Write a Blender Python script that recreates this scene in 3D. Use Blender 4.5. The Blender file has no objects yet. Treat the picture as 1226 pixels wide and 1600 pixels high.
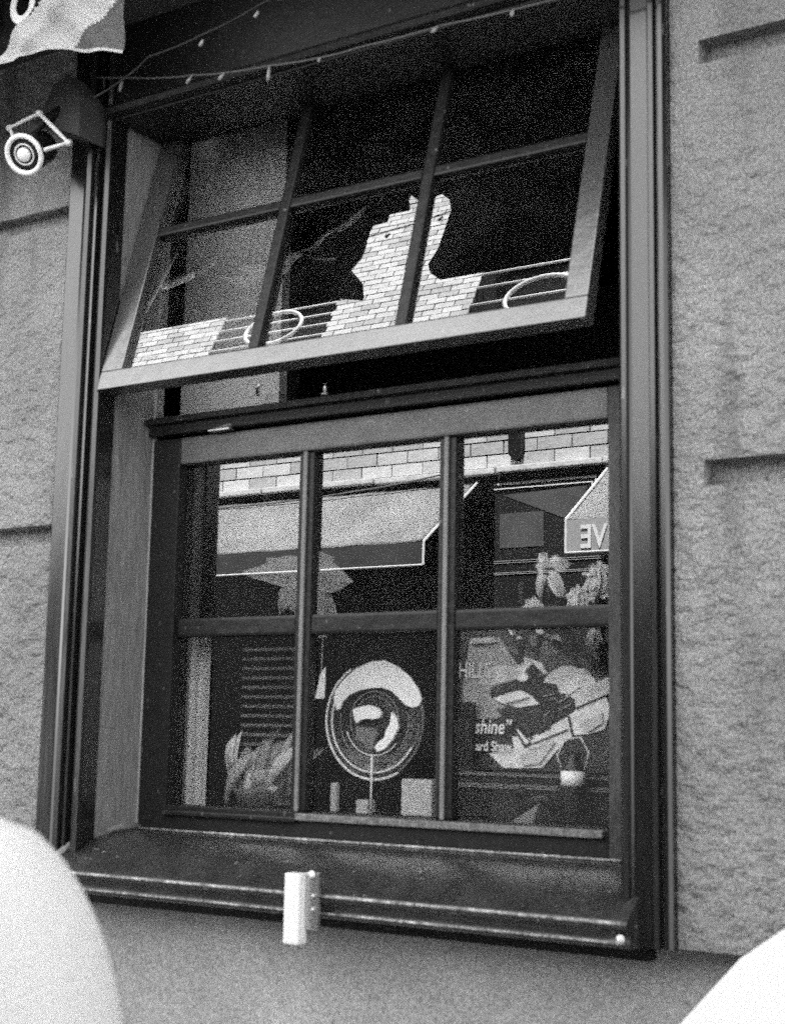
import bpy, bmesh, math, random
from mathutils import Vector, Matrix
random.seed(7)
SC = bpy.context.scene
COL = SC.collection
R = math.radians
CAM = [[0.840194, 0.065079, 0.538367, 2.682982], [0.541949, -0.135749, -0.829375, -3.075823], [0.019107, 0.988604, -0.149325, 0.188432], [0.0, 0.0, 0.0, 1.0]]
FOCAL = 67.199
# ---------------------------------------------------------------- camera
cam = bpy.data.cameras.new('camera'); co = bpy.data.objects.new('camera', cam); COL.objects.link(co)
co.matrix_world = Matrix(CAM)
cam.sensor_fit = 'HORIZONTAL'; cam.sensor_width = 36; cam.lens = FOCAL
cam.clip_start = .05; cam.clip_end = 500
cam.dof.use_dof = True; cam.dof.focus_distance = 9.0; cam.dof.aperture_fstop = 8
SC.camera = co
# ---------------------------------------------------------------- sky, sun, exposure
SUN_EL, SUN_AZ = 52, 12
w = bpy.data.worlds.new('World'); SC.world = w; w.use_nodes = True
nt = w.node_tree; bg = nt.nodes['Background']
sky = nt.nodes.new('ShaderNodeTexSky'); sky.sky_type = 'NISHITA'; sky.sun_disc = False
sky.sun_elevation = R(SUN_EL); sky.sun_rotation = R(SUN_AZ)
bw = nt.nodes.new('ShaderNodeRGBToBW')                      # black-and-white film
nt.links.new(sky.outputs[0], bw.inputs[0]); nt.links.new(bw.outputs[0], bg.inputs[0])
bg.inputs[1].default_value = .15
sl = bpy.data.lights.new('sun', 'SUN'); sl.energy = 5; sl.angle = R(.5); sl.color = (1, 1, 1)
so = bpy.data.objects.new('sun', sl); COL.objects.link(so)
sd = Vector((math.sin(R(SUN_AZ))*math.cos(R(SUN_EL)), math.cos(R(SUN_AZ))*math.cos(R(SUN_EL)), math.sin(R(SUN_EL))))
so.rotation_euler = sd.to_track_quat('Z', 'Y').to_euler()
vs = SC.view_settings; vs.view_transform = 'Standard'; vs.look = 'None'; vs.gamma = 1; vs.exposure = 2.4
SC.display_settings.display_device = 'sRGB'
SC.render.engine = 'CYCLES'
SC.cycles.use_denoising = False            # the photograph is grainy film
SC.cycles.use_adaptive_sampling = False
SC.cycles.max_bounces = 10; SC.cycles.transparent_max_bounces = 16; SC.cycles.glossy_bounces = 6
SC.cycles.caustics_reflective = True

# outlines in metres (x, z) of flat print and small ornaments
POSTER = [('jacket', 0.14, [(0.889, 0.414), (0.965, 0.398), (1.006, 0.383), (1.046, 0.386), (1.102, 0.385), (1.146, 0.352), (1.173, 0.335), (1.142, 0.324), (1.086, 0.36), (1.022, 0.346), (0.981, 0.376), (0.931, 0.387)]), ('face', 0.2, [(0.964, 0.444), (0.997, 0.449), (1.046, 0.442), (1.062, 0.422), (1.054, 0.4), (1.03, 0.386), (0.998, 0.386), (0.973, 0.401), (0.962, 0.424)]), ('hat', 0.03, [(0.927, 0.439), (0.956, 0.453), (0.981, 0.469), (1.046, 0.469), (1.066, 0.451), (1.094, 0.437), (1.046, 0.437), (0.997, 0.442)]), ('face_shade', 0.06, [(0.973, 0.429), (0.997, 0.432), (1.002, 0.425), (0.981, 0.421)]), ('face_shade', 0.06, [(1.018, 0.419), (1.046, 0.42), (1.042, 0.411), (1.022, 0.411)]), ('side_leaf', 0.16, [(1.11, 0.432), (1.146, 0.449), (1.173, 0.427), (1.177, 0.384), (1.146, 0.374), (1.122, 0.396)]), ('light_patch', 0.3, [(0.79, 0.434), (0.876, 0.436), (0.911, 0.387), (0.932, 0.361), (0.94, 0.332), (0.856, 0.31), (0.848, 0.288), (0.907, 0.251), (0.87, 0.229), (0.815, 0.228), (0.775, 0.254), (0.77, 0.303), (0.782, 0.389)]), ('sleeve', 0.55, [(0.839, 0.355), (0.885, 0.367), (0.94, 0.354), (0.936, 0.332), (0.856, 0.317), (0.814, 0.318)]), ('drum_head', 0.75, [(1.149, 0.303), (1.148, 0.29), (1.142, 0.277), (1.133, 0.266), (1.121, 0.257), (1.107, 0.25), (1.091, 0.245), (1.075, 0.244), (1.058, 0.245), (1.042, 0.249), (1.027, 0.256), (1.015, 0.266), (1.006, 0.277), (1.0, 0.289), (0.998, 0.303), (1.0, 0.316), (1.006, 0.329), (1.015, 0.34), (1.027, 0.349), (1.041, 0.356), (1.058, 0.361), (1.074, 0.362), (1.091, 0.36), (1.107, 0.356), (1.121, 0.349), (1.133, 0.339), (1.142, 0.328), (1.148, 0.316)]), ('collar', 0.75, [(0.936, 0.388), (0.965, 0.381), (0.998, 0.368), (1.014, 0.343), (0.998, 0.338), (0.965, 0.346), (0.944, 0.345), (0.93, 0.361)]), ('collar_shade', 0.05, [(0.973, 0.369), (0.948, 0.347), (1.006, 0.339)]), ('lower_body', 0.7, [(0.916, 0.186), (0.966, 0.183), (1.071, 0.238), (1.089, 0.196), (1.047, 0.16), (0.999, 0.11), (0.892, 0.107), (0.85, 0.141), (0.921, 0.157)]), ('right_body', 0.78, [(1.09, 0.256), (1.173, 0.285), (1.186, 0.257), (1.169, 0.208), (1.126, 0.195), (1.09, 0.192), (1.071, 0.238)]), ('forearm', 0.04, [(0.848, 0.292), (0.907, 0.316), (0.949, 0.325), (0.998, 0.321), (1.038, 0.317), (1.051, 0.288), (1.047, 0.245), (1.018, 0.245), (0.99, 0.281), (0.94, 0.305), (0.882, 0.288), (0.861, 0.279)]), ('cuff', 0.75, [(0.861, 0.28), (0.907, 0.295), (0.94, 0.301), (0.969, 0.288), (0.992, 0.266), (0.932, 0.258), (0.899, 0.264)]), ('hand', 0.04, [(1.094, 0.266), (1.093, 0.26), (1.091, 0.255), (1.087, 0.249), (1.082, 0.245), (1.076, 0.242), (1.07, 0.24), (1.063, 0.239), (1.056, 0.24), (1.049, 0.242), (1.043, 0.245), (1.038, 0.249), (1.034, 0.254), (1.032, 0.26), (1.031, 0.266), (1.032, 0.272), (1.034, 0.278), (1.038, 0.283), (1.043, 0.287), (1.049, 0.291), (1.056, 0.293), (1.063, 0.293), (1.07, 0.293), (1.076, 0.291), (1.082, 0.287), (1.087, 0.283), (1.091, 0.278), (1.093, 0.272)]), ('lower_arm', 0.05, [(0.87, 0.255), (0.998, 0.259), (1.039, 0.256), (1.023, 0.206), (0.99, 0.191), (0.958, 0.197), (0.929, 0.219), (0.891, 0.229)]), ('neck', 0.68, [(1.063, 0.288), (1.184, 0.335), (1.184, 0.292), (1.094, 0.258), (1.09, 0.281)]), ('string_line', 0.03, [(1.093, 0.259), (1.18, 0.294), (1.181, 0.29), (1.094, 0.254)]), ('string_line', 0.08, [(1.071, 0.288), (1.104, 0.308), (1.106, 0.306), (1.074, 0.286)]), ('tuning_post', 0.03, [(1.071, 0.238), (1.077, 0.238), (1.086, 0.194), (1.081, 0.193)]), ('stick', 0.05, [(0.921, 0.212), (0.933, 0.21), (0.974, 0.167), (0.952, 0.158)]), ('stick_light', 0.7, [(0.929, 0.204), (0.935, 0.204), (0.966, 0.172), (0.956, 0.167)]), ('stick', 0.05, [(0.949, 0.21), (0.955, 0.212), (0.974, 0.183), (0.968, 0.18)]), ('edge_line', 0.05, [(0.976, 0.171), (1.071, 0.206), (1.071, 0.203), (0.978, 0.168)]), ('finger_line', 0.28, [(1.006, 0.288), (1.038, 0.294), (1.039, 0.291), (1.007, 0.285)]), ('finger_line', 0.25, [(1.01, 0.277), (1.047, 0.284), (1.047, 0.281), (1.011, 0.275)]), ('finger_line', 0.22, [(1.006, 0.238), (1.022, 0.252), (1.026, 0.251), (1.01, 0.235)]), ('finger_line', 0.3, [(1.047, 0.274), (1.079, 0.288), (1.08, 0.286), (1.048, 0.27)]), ('finger_line', 0.22, [(1.051, 0.256), (1.083, 0.269), (1.083, 0.266), (1.052, 0.252)]), ('sleeve_fold', 0.3, [(0.899, 0.27), (0.965, 0.284), (0.967, 0.282), (0.901, 0.265)]), ('body_shade', 0.5, [(0.941, 0.143), (1.023, 0.181), (1.039, 0.174), (0.999, 0.123), (0.95, 0.114)]), ('body_shade', 0.55, [(1.102, 0.217), (1.165, 0.246), (1.167, 0.222), (1.126, 0.2)]), ('badge', 0.8, [(0.964, 0.334), (0.963, 0.33), (0.96, 0.326), (0.955, 0.324), (0.949, 0.323), (0.943, 0.324), (0.937, 0.326), (0.934, 0.33), (0.933, 0.334), (0.934, 0.338), (0.937, 0.342), (0.942, 0.344), (0.948, 0.345), (0.954, 0.344), (0.96, 0.341), (0.963, 0.338)]), ('highlight', 0.7, [(0.985, 0.453), (1.001, 0.458), (1.01, 0.441), (0.989, 0.443)]), ('highlight', 0.6, [(1.012, 0.441), (1.03, 0.439), (1.046, 0.44), (1.058, 0.422), (1.038, 0.419), (1.03, 0.428), (1.018, 0.426)]), ('highlight', 0.5, [(0.906, 0.454), (0.916, 0.454), (0.925, 0.439), (0.914, 0.441)]), ('highlight', 0.5, [(0.931, 0.437), (0.942, 0.437), (0.946, 0.429), (0.935, 0.428)]), ('top_band', 0.35, [(0.803, 0.434), (0.868, 0.436), (0.872, 0.423), (0.795, 0.419)])]
CRESCENT = [(0.446, 0.246), (0.436, 0.277), (0.44, 0.296), (0.466, 0.325), (0.506, 0.354), (0.55, 0.371), (0.594, 0.375), (0.637, 0.357), (0.672, 0.332), (0.698, 0.303), (0.709, 0.274), (0.699, 0.257), (0.682, 0.254), (0.661, 0.26), (0.639, 0.278), (0.617, 0.296), (0.586, 0.305), (0.551, 0.303), (0.516, 0.297), (0.485, 0.285), (0.463, 0.266), (0.457, 0.249)]
KNOB = [(0.497, 0.248), (0.522, 0.255), (0.548, 0.259), (0.575, 0.252), (0.586, 0.238), (0.582, 0.227), (0.562, 0.223), (0.545, 0.225), (0.523, 0.221), (0.51, 0.212), (0.503, 0.222)]
ARC = [(0.618, 0.242), (0.636, 0.224), (0.639, 0.202), (0.624, 0.174), (0.599, 0.148), (0.577, 0.14), (0.568, 0.151), (0.581, 0.166), (0.598, 0.177), (0.602, 0.195), (0.615, 0.213)]
CHIN = [(0.51, 0.204), (0.536, 0.201), (0.563, 0.201), (0.576, 0.187), (0.564, 0.165), (0.564, 0.144), (0.547, 0.143), (0.533, 0.161), (0.511, 0.172), (0.506, 0.19)]
# ---------------------------------------------------------------- materials
def mat(name, c, rough=.6, spec=.5, nscale=0, namt=0, bump=0, bscale=30, coat=0, ior=None, gscale=0, gamt=0, stretch=(1,1,1), metal=0, big=0, bdist=.02, chips=0, pits=0):
    m = bpy.data.materials.new(name); m.use_nodes = True; t = m.node_tree; n = t.nodes; l = t.links
    b = n['Principled BSDF']; b.inputs['Base Color'].default_value = (c, c, c, 1)
    b.inputs['Roughness'].default_value = rough; b.inputs['Specular IOR Level'].default_value = spec
    b.inputs['Metallic'].default_value = metal
    if ior: b.inputs['IOR'].default_value = ior
    if coat: b.inputs['Coat Weight'].default_value = coat; b.inputs['Coat Roughness'].default_value = .12
    tc = n.new('ShaderNodeTexCoord'); mp = n.new('ShaderNodeMapping'); mp.inputs['Scale'].default_value = stretch
    l.new(tc.outputs['Object'], mp.inputs[0])
    def noise(sc, det=4, src=mp):
        q = n.new('ShaderNodeTexNoise'); q.inputs['Scale'].default_value = sc; q.inputs['Detail'].default_value = det
        l.new(src.outputs[0], q.inputs[0]); return q.outputs[0]
    def mth(op, a, b_):
        q = n.new('ShaderNodeMath'); q.operation = op
        for i, s in enumerate((a, b_)):
            if isinstance(s, (int, float)): q.inputs[i].default_value = s
            else: l.new(s, q.inputs[i])
        return q.outputs[0]
    val = None
    for sc, am, det in ((nscale, namt, 5), (gscale, gamt, 2), (1.7 if big else 0, big, 3)):
        if sc and am:
            v = mth('ADD', mth('MULTIPLY', mth('SUBTRACT', noise(sc, det), .5), am*2.2), 1)
            val = v if val is None else mth('MULTIPLY', val, v)
    if pits:       # small dark pock marks and a few long stains
        pk = mth('GREATER_THAN', noise(11, 3), .735); val = mth('MULTIPLY', val, mth('SUBTRACT', 1, mth('MULTIPLY', pk, .45)))
        mp2 = n.new('ShaderNodeMapping'); mp2.inputs['Scale'].default_value = (5, 5, .5); l.new(tc.outputs['Object'], mp2.inputs[0])
        sn = mth('MULTIPLY', mth('MAXIMUM', mth('SUBTRACT', noise(1.6, 4, mp2), .52), 0), 2.0)
        val = mth('MULTIPLY', val, mth('SUBTRACT', 1, sn))
    if chips:      # paint knocked off down to pale primer
        cp = mth('MULTIPLY', mth('GREATER_THAN', noise(46, 4), .70), chips/c); val = mth('ADD', val, cp)
    if val is not None:
        cc = n.new('ShaderNodeCombineColor'); v = mth('MAXIMUM', mth('MULTIPLY', val, c), .002)
        for i in range(3): l.new(v, cc.inputs[i])
        l.new(cc.outputs[0], b.inputs['Base Color'])
    if bump:
        bp = n.new('ShaderNodeBump'); bp.inputs['Strength'].default_value = bump; bp.inputs['Distance'].default_value = bdist
        l.new(mth('ADD', noise(bscale, 6), mth('MULTIPLY', noise(bscale*.23, 3), 1.2)), bp.inputs['Height']); l.new(bp.outputs[0], b.inputs['Normal'])
    return m
M = {}
def S(k, *a, **kw): M[k] = mat(k, *a, **kw)
S('stucco', .255, .85, .25, 7, .22, bump=1.0, bscale=36, gscale=170, gamt=1.0, big=.36, bdist=.028, pits=1)
S('plinth', .33, .8, .3, 6, .3, bump=.25, bscale=60, gscale=190, gamt=.8, big=.3)
S('gloss_paint', .010, .20, .5, 20, .3, bump=.10, bscale=14, ior=1.75, chips=.10, stretch=(1,1,.15), gscale=160, gamt=.8)
S('gloss_sill', .028, .3, .5, 14, .9, bump=.15, bscale=14, ior=1.7, chips=.16, gscale=150, gamt=.9)
S('sill_highlight', .30, .4, .5, 30, 1.3, gscale=90, gamt=1.4)
S('reveal_paint', .20, .45, .5, 18, .3, chips=.08, bump=.05, bscale=20, ior=1.6, stretch=(1,1,.1), gscale=170, gamt=.6)
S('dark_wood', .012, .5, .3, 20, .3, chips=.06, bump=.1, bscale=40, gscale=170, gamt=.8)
S('sash_paint', .014, .42, .4, 25, .3, chips=.12, bump=.15, bscale=30, ior=1.45, gscale=150, gamt=.8)
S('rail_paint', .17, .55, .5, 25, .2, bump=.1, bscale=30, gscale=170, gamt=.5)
S('worn_paint', .05, .6, .4, 22, .9, bump=.5, bscale=25, stretch=(1,1,.3), gscale=150, gamt=.9)
S('top_rail_paint', .115, .5, .5, 14, .5, bump=.1, bscale=30, gscale=170, gamt=.6, chips=.15)
S('dust', .16, .8, .2, 40, .8, gscale=170, gamt=.9)
S('open_sash_paint', .045, .24, .5, 25, .25, ior=2.25, chips=.12, gscale=180, gamt=.5, bump=.05, bscale=25)
S('black', .012, .7, .3)
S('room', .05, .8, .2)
S('white_print', .92, .6); S('white_gloss', .92, .15, .5); S('white_cloth', .8, .9, .1, 12, .08, bump=.3, bscale=12)
S('white_plastic', .85, .35, .5)
S('grey_panel', .42, .7, .3, 8, .1, gscale=120, gamt=.3)
S('curtain', .55, .9, .1, 14, .15, stretch=(1,1,.15))
S('brick', .68, .9, .2, 9, .18, bump=.3, bscale=50)
S('brick_pale', .76, .9, .2, 9, .15, bump=.3, bscale=50)
S('brick_dull', .54, .9, .2, 9, .2, bump=.3, bscale=50)
S('mortar', .07, .95, .1)
S('stone', .75, .9, .2, 6, .25, bump=.5, bscale=25)
S('awning_cloth', .60, .85, .15, 2.6, .34, gscale=60, gamt=.2)
S('awning_valance', .07, .85, .15, 8, .3)
S('piping', .85, .6)
S('shop_dark', .018, .4, .5)
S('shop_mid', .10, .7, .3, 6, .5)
S('asphalt', .06, .9, .3, 30, .3, bump=.3, bscale=60)
S('paving', .25, .85, .3, 5, .2)
S('canopy_cloth', .07, .9, .1, 10, .3)
S('metal', .5, .3, .5, metal=.9); S('iron', .75, .5, .5)
S('dish_metal', .16, .22, .5, 12, .5, bump=.2, bscale=9, metal=.8)
S('cord', .08, .5, .5); S('bulb', .28, .2, .5)
S('petal_dim', .42, .8, .2, 9, .2)
S('leaf', .07, .6, .4, 8, .4); S('petal', .8, .8, .2)
S('bark', .08, .9, .2)
S('far_plaster', .45, .9, .2, 3, .1)
S('bag', .55, .8, .2, 14, .35, bump=.7, bscale=10)
def glass(name, refl, tint, clear=False, dust=.011):
    m = bpy.data.materials.new(name); m.use_nodes = True; n = m.node_tree.nodes; l = m.node_tree.links
    n.remove(n['Principled BSDF']); out = n['Material Output']
    tr = n.new('ShaderNodeBsdfTransparent'); tr.inputs[0].default_value = (tint, tint, tint, 1)
    if clear: l.new(tr.outputs[0], out.inputs[0]); return m
    gl = n.new('ShaderNodeBsdfGlossy'); gl.inputs['Roughness'].default_value = 0; gl.inputs[0].default_value = (1, 1, 1, 1)
    mx = n.new('ShaderNodeMixShader'); mx.inputs[0].default_value = refl
    l.new(tr.outputs[0], mx.inputs[1]); l.new(gl.outputs[0], mx.inputs[2])
    df = n.new('ShaderNodeBsdfDiffuse'); df.inputs[0].default_value = (.6, .6, .6, 1); m2 = n.new('ShaderNodeMixShader')
    tc = n.new('ShaderNodeTexCoord'); nz = n.new('ShaderNodeTexNoise'); nz.inputs['Scale'].default_value = 5; nz.inputs['Detail'].default_value = 7; nz.inputs['Distortion'].default_value = .8
    mr = n.new('ShaderNodeMapRange'); mr.inputs[1].default_value = .35; mr.inputs[2].default_value = .8; mr.inputs[3].default_value = dust*.25; mr.inputs[4].default_value = dust*2
    l.new(tc.outputs['Object'], nz.inputs[0]); l.new(nz.outputs[0], mr.inputs[0]); l.new(mr.outputs[0], m2.inputs[0])
    l.new(mx.outputs[0], m2.inputs[1]); l.new(df.outputs[0], m2.inputs[2]); l.new(m2.outputs[0], out.inputs[0])
    return m
M['glass_face'] = glass('glass_face', .13, .99); M['glass_face_upper'] = glass('glass_face_upper', .16, .96)
M['glass_clear'] = glass('glass_clear', 0, .99, True)

# ---------------------------------------------------------------- helpers
def link(name, me, parent=None, mats=None, loc=None, **props):
    o = bpy.data.objects.new(name, me); COL.objects.link(o)
    if parent is not None: o.parent = parent
    if loc is not None: o.location = loc
    if mats is not None and me is not None:
        for k in ([mats] if isinstance(mats, str) else mats): me.materials.append(M[k])
    for k, v in props.items(): o[k] = v
    return o
def mesh(bm, name, smooth=False):
    bmesh.ops.recalc_face_normals(bm, faces=bm.faces)
    me = bpy.data.meshes.new(name); bm.to_mesh(me); bm.free()
    if smooth:
        for p in me.polygons: p.use_smooth = True
    return me
def thing(name, label, cat, loc=(0, 0, 0), group=None, rot=(0, 0, 0)):
    o = link(name, None); o.location = loc; o.rotation_euler = rot
    o['label'] = label; o['category'] = cat
    if group: o['group'] = group
    return o
def bbox(bm, x0, y0, z0, x1, y1, z1):
    vs_ = [bm.verts.new(p) for p in ((x0,y0,z0),(x1,y0,z0),(x1,y1,z0),(x0,y1,z0),(x0,y0,z1),(x1,y0,z1),(x1,y1,z1),(x0,y1,z1))]
    for f in ((0,3,2,1),(4,5,6,7),(0,1,5,4),(1,2,6,5),(2,3,7,6),(3,0,4,7)): bm.faces.new([vs_[i] for i in f])
def box(name, x0, y0, z0, x1, y1, z1, m, parent=None, bevel=.003, **props):
    bm = bmesh.new(); bbox(bm, min(x0,x1), min(y0,y1), min(z0,z1), max(x0,x1), max(y0,y1), max(z0,z1))
    if bevel: bmesh.ops.bevel(bm, geom=bm.edges[:], offset=bevel, segments=2, affect='EDGES', profile=.6)
    return link(name, mesh(bm, name), parent, m, **props)
def prism(name, pts, a, b, axis, m, parent=None, bevel=0, **props):
    """closed outline pts extruded from a to b along axis ('x': pts are (y,z); 'y': (x,z); 'z': (x,y))"""
    bm = bmesh.new()
    def P(p, t): return {'x': (t, p[0], p[1]), 'y': (p[0], t, p[1]), 'z': (p[0], p[1], t)}[axis]
    A = [bm.verts.new(P(p, a)) for p in pts]; B = [bm.verts.new(P(p, b)) for p in pts]
    from mathutils.geometry import tessellate_polygon
    for tri in tessellate_polygon([[Vector((p[0], p[1], 0)) for p in pts]]):
        bm.faces.new([A[k] for k in tri]); bm.faces.new([B[k] for k in tri][::-1])
    for i in range(len(pts)):
        j = (i+1) % len(pts); bm.faces.new((A[i], A[j], B[j], B[i]))
    if bevel: bmesh.ops.bevel(bm, geom=[e for e in bm.edges if len(e.link_faces) == 2 and e.calc_face_angle(0) > .6], offset=bevel, segments=2, affect='EDGES')
    return link(name, mesh(bm, name), parent, m, **props)
def tube_bm(bm, pts, r, seg=8, closed=False):
    pts = [Vector(p) for p in pts]; rings = []; n = len(pts); prev = None
    for i, p in enumerate(pts):
        a = pts[(i-1) % n] if (closed or i > 0) else p; b = pts[(i+1) % n] if (closed or i < n-1) else p
        t = (b-a).normalized()
        ref = prev if prev is not None else (Vector((0,0,1)) if abs(t.z) < .9 else Vector((1,0,0)))
        s = t.cross(ref).normalized(); u = s.cross(t).normalized(); prev = u
        rr = r[i] if isinstance(r, (list, tuple)) else r
        rings.append([bm.verts.new(p + s*math.cos(2*math.pi*k/seg)*rr + u*math.sin(2*math.pi*k/seg)*rr) for k in range(seg)])
    for i in range(n if closed else n-1):
        a, b = rings[i], rings[(i+1) % n]
        for k in range(seg): bm.faces.new((a[k], a[(k+1) % seg], b[(k+1) % seg], b[k]))
    if not closed:
        bm.faces.new(rings[0][::-1]); bm.faces.new(rings[-1])
def tube(name, pts, r, m, parent=None, seg=8, closed=False, **props):
    bm = bmesh.new(); tube_bm(bm, pts, r, seg, closed); return link(name, mesh(bm, name, True), parent, m, **props)
def lathe(name, prof, m, parent=None, seg=24, mtx=None, **props):
    bm = bmesh.new(); rings = []
    for r, z in prof:
        rings.append([bm.verts.new((max(r,1e-4)*math.cos(2*math.pi*k/seg), max(r,1e-4)*math.sin(2*math.pi*k/seg), z)) for k in range(seg)])
    for a, b in zip(rings, rings[1:]):
        for k in range(seg): bm.faces.new((a[k], a[(k+1)%seg], b[(k+1)%seg], b[k]))
    bm.faces.new(rings[0][::-1]); bm.faces.new(rings[-1])
    if mtx is not None: bmesh.ops.transform(bm, matrix=mtx, verts=bm.verts)
    return link(name, mesh(bm, name, True), parent, m, **props)
def pane(x0, z0, x1, z1, yf, parent, face='glass_face', th=.004):
    bm = bmesh.new(); bbox(bm, x0, yf, z0, x1, yf+th, z1)
    o = link('glass_pane', mesh(bm, 'glass_pane'), parent, [face, 'glass_clear'])
    for p in o.data.polygons: p.material_index = 0 if p.normal.y < -.9 else 1
    return o
def text(name, s, size, m, parent, mtx, ext=.002, sx=1, bold=0, italic=0):
    cu = bpy.data.curves.new(name, 'FONT'); cu.body = s; cu.size = size; cu.extrude = ext; cu.shear = italic; cu.offset = bold; cu.resolution_u = 4
    t = bpy.data.objects.new(name, cu); COL.objects.link(t)
    me = bpy.data.meshes.new_from_object(t.evaluated_get(bpy.context.evaluated_depsgraph_get()))
    bpy.data.objects.remove(t); me.transform(Matrix.Diagonal((sx, 1, 1, 1))); me.transform(mtx); me.materials.clear()
    return link(name, me, parent, m)

# ================================================================ THE SETTING
G = -1.05
def slab(name, x0, y0, z0, x1, y1, z1, m):
    o = box(name, x0, y0, z0, x1, y1, z1, m, bevel=0); o['kind'] = 'structure'; return o
slab('ground', -150, -150, G-.6, 150, 150, G-.16, 'asphalt')
slab('road', -60, -3.7, G-.16, 60, -1.75, G-.12, 'asphalt')
slab('pavement', -60, -1.75, G-.16, 60, -.2, G, 'paving')
slab('pavement', -60, -5.2, G-.16, 60, -3.7, G, 'paving')

# ---------------------------------------------------------------- our building
bd = thing('stucco_building', 'pale rough stucco building with deep horizontal grooves that holds the window', 'building', (0, 0, G))
def B(name, x0, y0, z0, x1, y1, z1, m, bevel=.004, **p): return box(name, x0, y0, z0-G, x1, y1, z1-G, m, bd, bevel, **p)
WL, WR = -.255, 1.536     # edges of the casing
YF = -.235                # face of the stucco
B('groove_bed', -5, -.185, -.2245, WL-.004, -.02, 5.6, 'stucco', 0); B('groove_bed', WR+.004, -.185, -.2245, 7, -.02, 5.6, 'stucco', 0)
for z0, z1 in ((-.225, .687), (.737, 1.607), (1.657, 2.527), (2.577, 3.45), (3.5, 4.37), (4.42, 5.6)):
    if z1 < 2.2 or z0 < 2:
        B('stucco_block', -5, YF, z0, WL, -.18, z1, 'stucco', .008)
    else:
        B('stucco_block', -5, YF, z0, 7, -.18, z1, 'stucco', .008)
gx = WR+.066     # the grooves stop short of the casing on the right
comb = [(WR,-.225-G),(7,-.225-G)]
for zz in (.703, 1.625):
    comb += [(7,zz-G),(gx,zz-G),(gx,zz+.055-G),(7,zz+.055-G)]
comb += [(7,2.57-G),(WR,2.57-G)]
prism('stucco_facing', comb, YF, -.19, 'y', 'stucco', bd, .007)
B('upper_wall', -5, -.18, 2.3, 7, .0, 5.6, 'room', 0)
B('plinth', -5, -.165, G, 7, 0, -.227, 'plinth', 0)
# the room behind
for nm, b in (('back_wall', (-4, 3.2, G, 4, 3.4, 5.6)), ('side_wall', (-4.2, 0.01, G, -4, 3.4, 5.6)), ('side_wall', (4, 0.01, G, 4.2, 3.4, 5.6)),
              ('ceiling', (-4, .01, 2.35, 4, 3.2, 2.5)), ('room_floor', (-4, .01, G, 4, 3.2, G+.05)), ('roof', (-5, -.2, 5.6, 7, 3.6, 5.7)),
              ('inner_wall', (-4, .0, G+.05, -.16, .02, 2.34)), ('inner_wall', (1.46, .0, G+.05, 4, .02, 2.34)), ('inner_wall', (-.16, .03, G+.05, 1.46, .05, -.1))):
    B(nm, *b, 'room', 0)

# ---------------------------------------------------------------- window surround
wf = thing('window_surround', 'dark glossy painted wooden casing, deep reveals and rounded sill round the window', 'window frame')
def pz(name, pts, z0, z1, m, **p): return prism(name, pts, z0, z1, 'z', m, wf, .0015, **p)
left = [(-.254,-.20),(-.254,-.258),(-.247,-.263),(-.186,-.263),(-.181,-.276),(-.168,-.280),(-.160,-.272),(-.157,-.258),(-.150,-.258),(-.146,-.266),(-.138,-.266),(-.134,-.240),(-.122,-.240),(-.117,-.266),(-.108,-.270),(-.100,-.262),(-.098,-.252),(-.098,-.20)]
right = [(1.535, -0.2), (1.535, -0.256), (1.529, -0.264), (1.521, -0.264), (1.518, -0.256), (1.513, -0.256), (1.51, -0.27), (1.501, -0.274), (1.495, -0.266), (1.493, -0.258), (1.453, -0.258), (1.449, -0.262), (1.446, -0.272), (1.437, -0.276), (1.429, -0.268), (1.427, -0.255), (1.427, -0.2)]
pz('left_casing', left, -.20, 2.137, 'gloss_paint'); pz('right_casing', right, -.225, 2.137, 'gloss_paint')
# reveals: a board each side with a shallow bead
pz('reveal', [(-.104,-.204),(-.104,-.248),(-.1,-.25),(-.098,-.236),(-.1035,-.222),(-.1035,-.205),(-.1005,-.200),(-.1035,-.192),(-.1035,-.035),(-.099,-.03),(-.099,0),(-.13,0),(-.13,-.204)][::-1], -.10, 1.93, 'reveal_paint')
pz('reveal', [(1.431,-.204),(1.431,0),(1.46,0),(1.46,-.204)], -.10, 1.93, 'reveal_paint')
box('lintel', -.096, -.258, 1.862, 1.425, -.02, 2.137, 'dark_wood', wf)
prism('lintel_moulding', [(-.262,1.868),(-.285,1.872),(-.292,1.885),(-.28,1.9),(-.262,1.905)], -.096, 1.425, 'x', 'sash_paint', wf)
box('transom', -.10, -.055, 1.0, 1.41, .04, 1.052, 'dark_wood', wf)
prism('transom_moulding', [(-.055,1.026),(-.075,1.03),(-.078,1.045),(-.055,1.05)], -.10, 1.41, 'x', 'sash_paint', wf)
# sill: a sloped board with a rounded nose and a second step under it, cut back in a curve at the left end
prof = [(-.02,-.082),(-.10,-.084),(-.2,-.1),(-.27,-.135),(-.305,-.163),(-.318,-.170),(-.324,-.178),(-.318,-.188),(-.30,-.192),(-.30,-.214),(-.304,-.220),(-.296,-.228),(-.27,-.228),(-.02,-.226)]
bm = bmesh.new(); n_ = 26; rings = []
for i in range(n_+1):
    t = i/n_; x = -.10 + (1.463+.10)*t
    ring = []
    for (y, z) in prof:
        xx = x
        if i == 0: xx = -.10 - .05*min(1, max(0, (-y-.02)/.28))**2 * 1
        ring.append(bm.verts.new((xx, y, z)))
    rings.append(ring)
for a, b in zip(rings, rings[1:]):
    for k in range(len(prof)): bm.faces.new((a[k], a[(k+1) % len(prof)], b[(k+1) % len(prof)], b[k]))
for rg in (rings[0][::-1], rings[-1]):
    f = bm.faces.new(rg); bmesh.ops.triangulate(bm, faces=[f])
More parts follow.
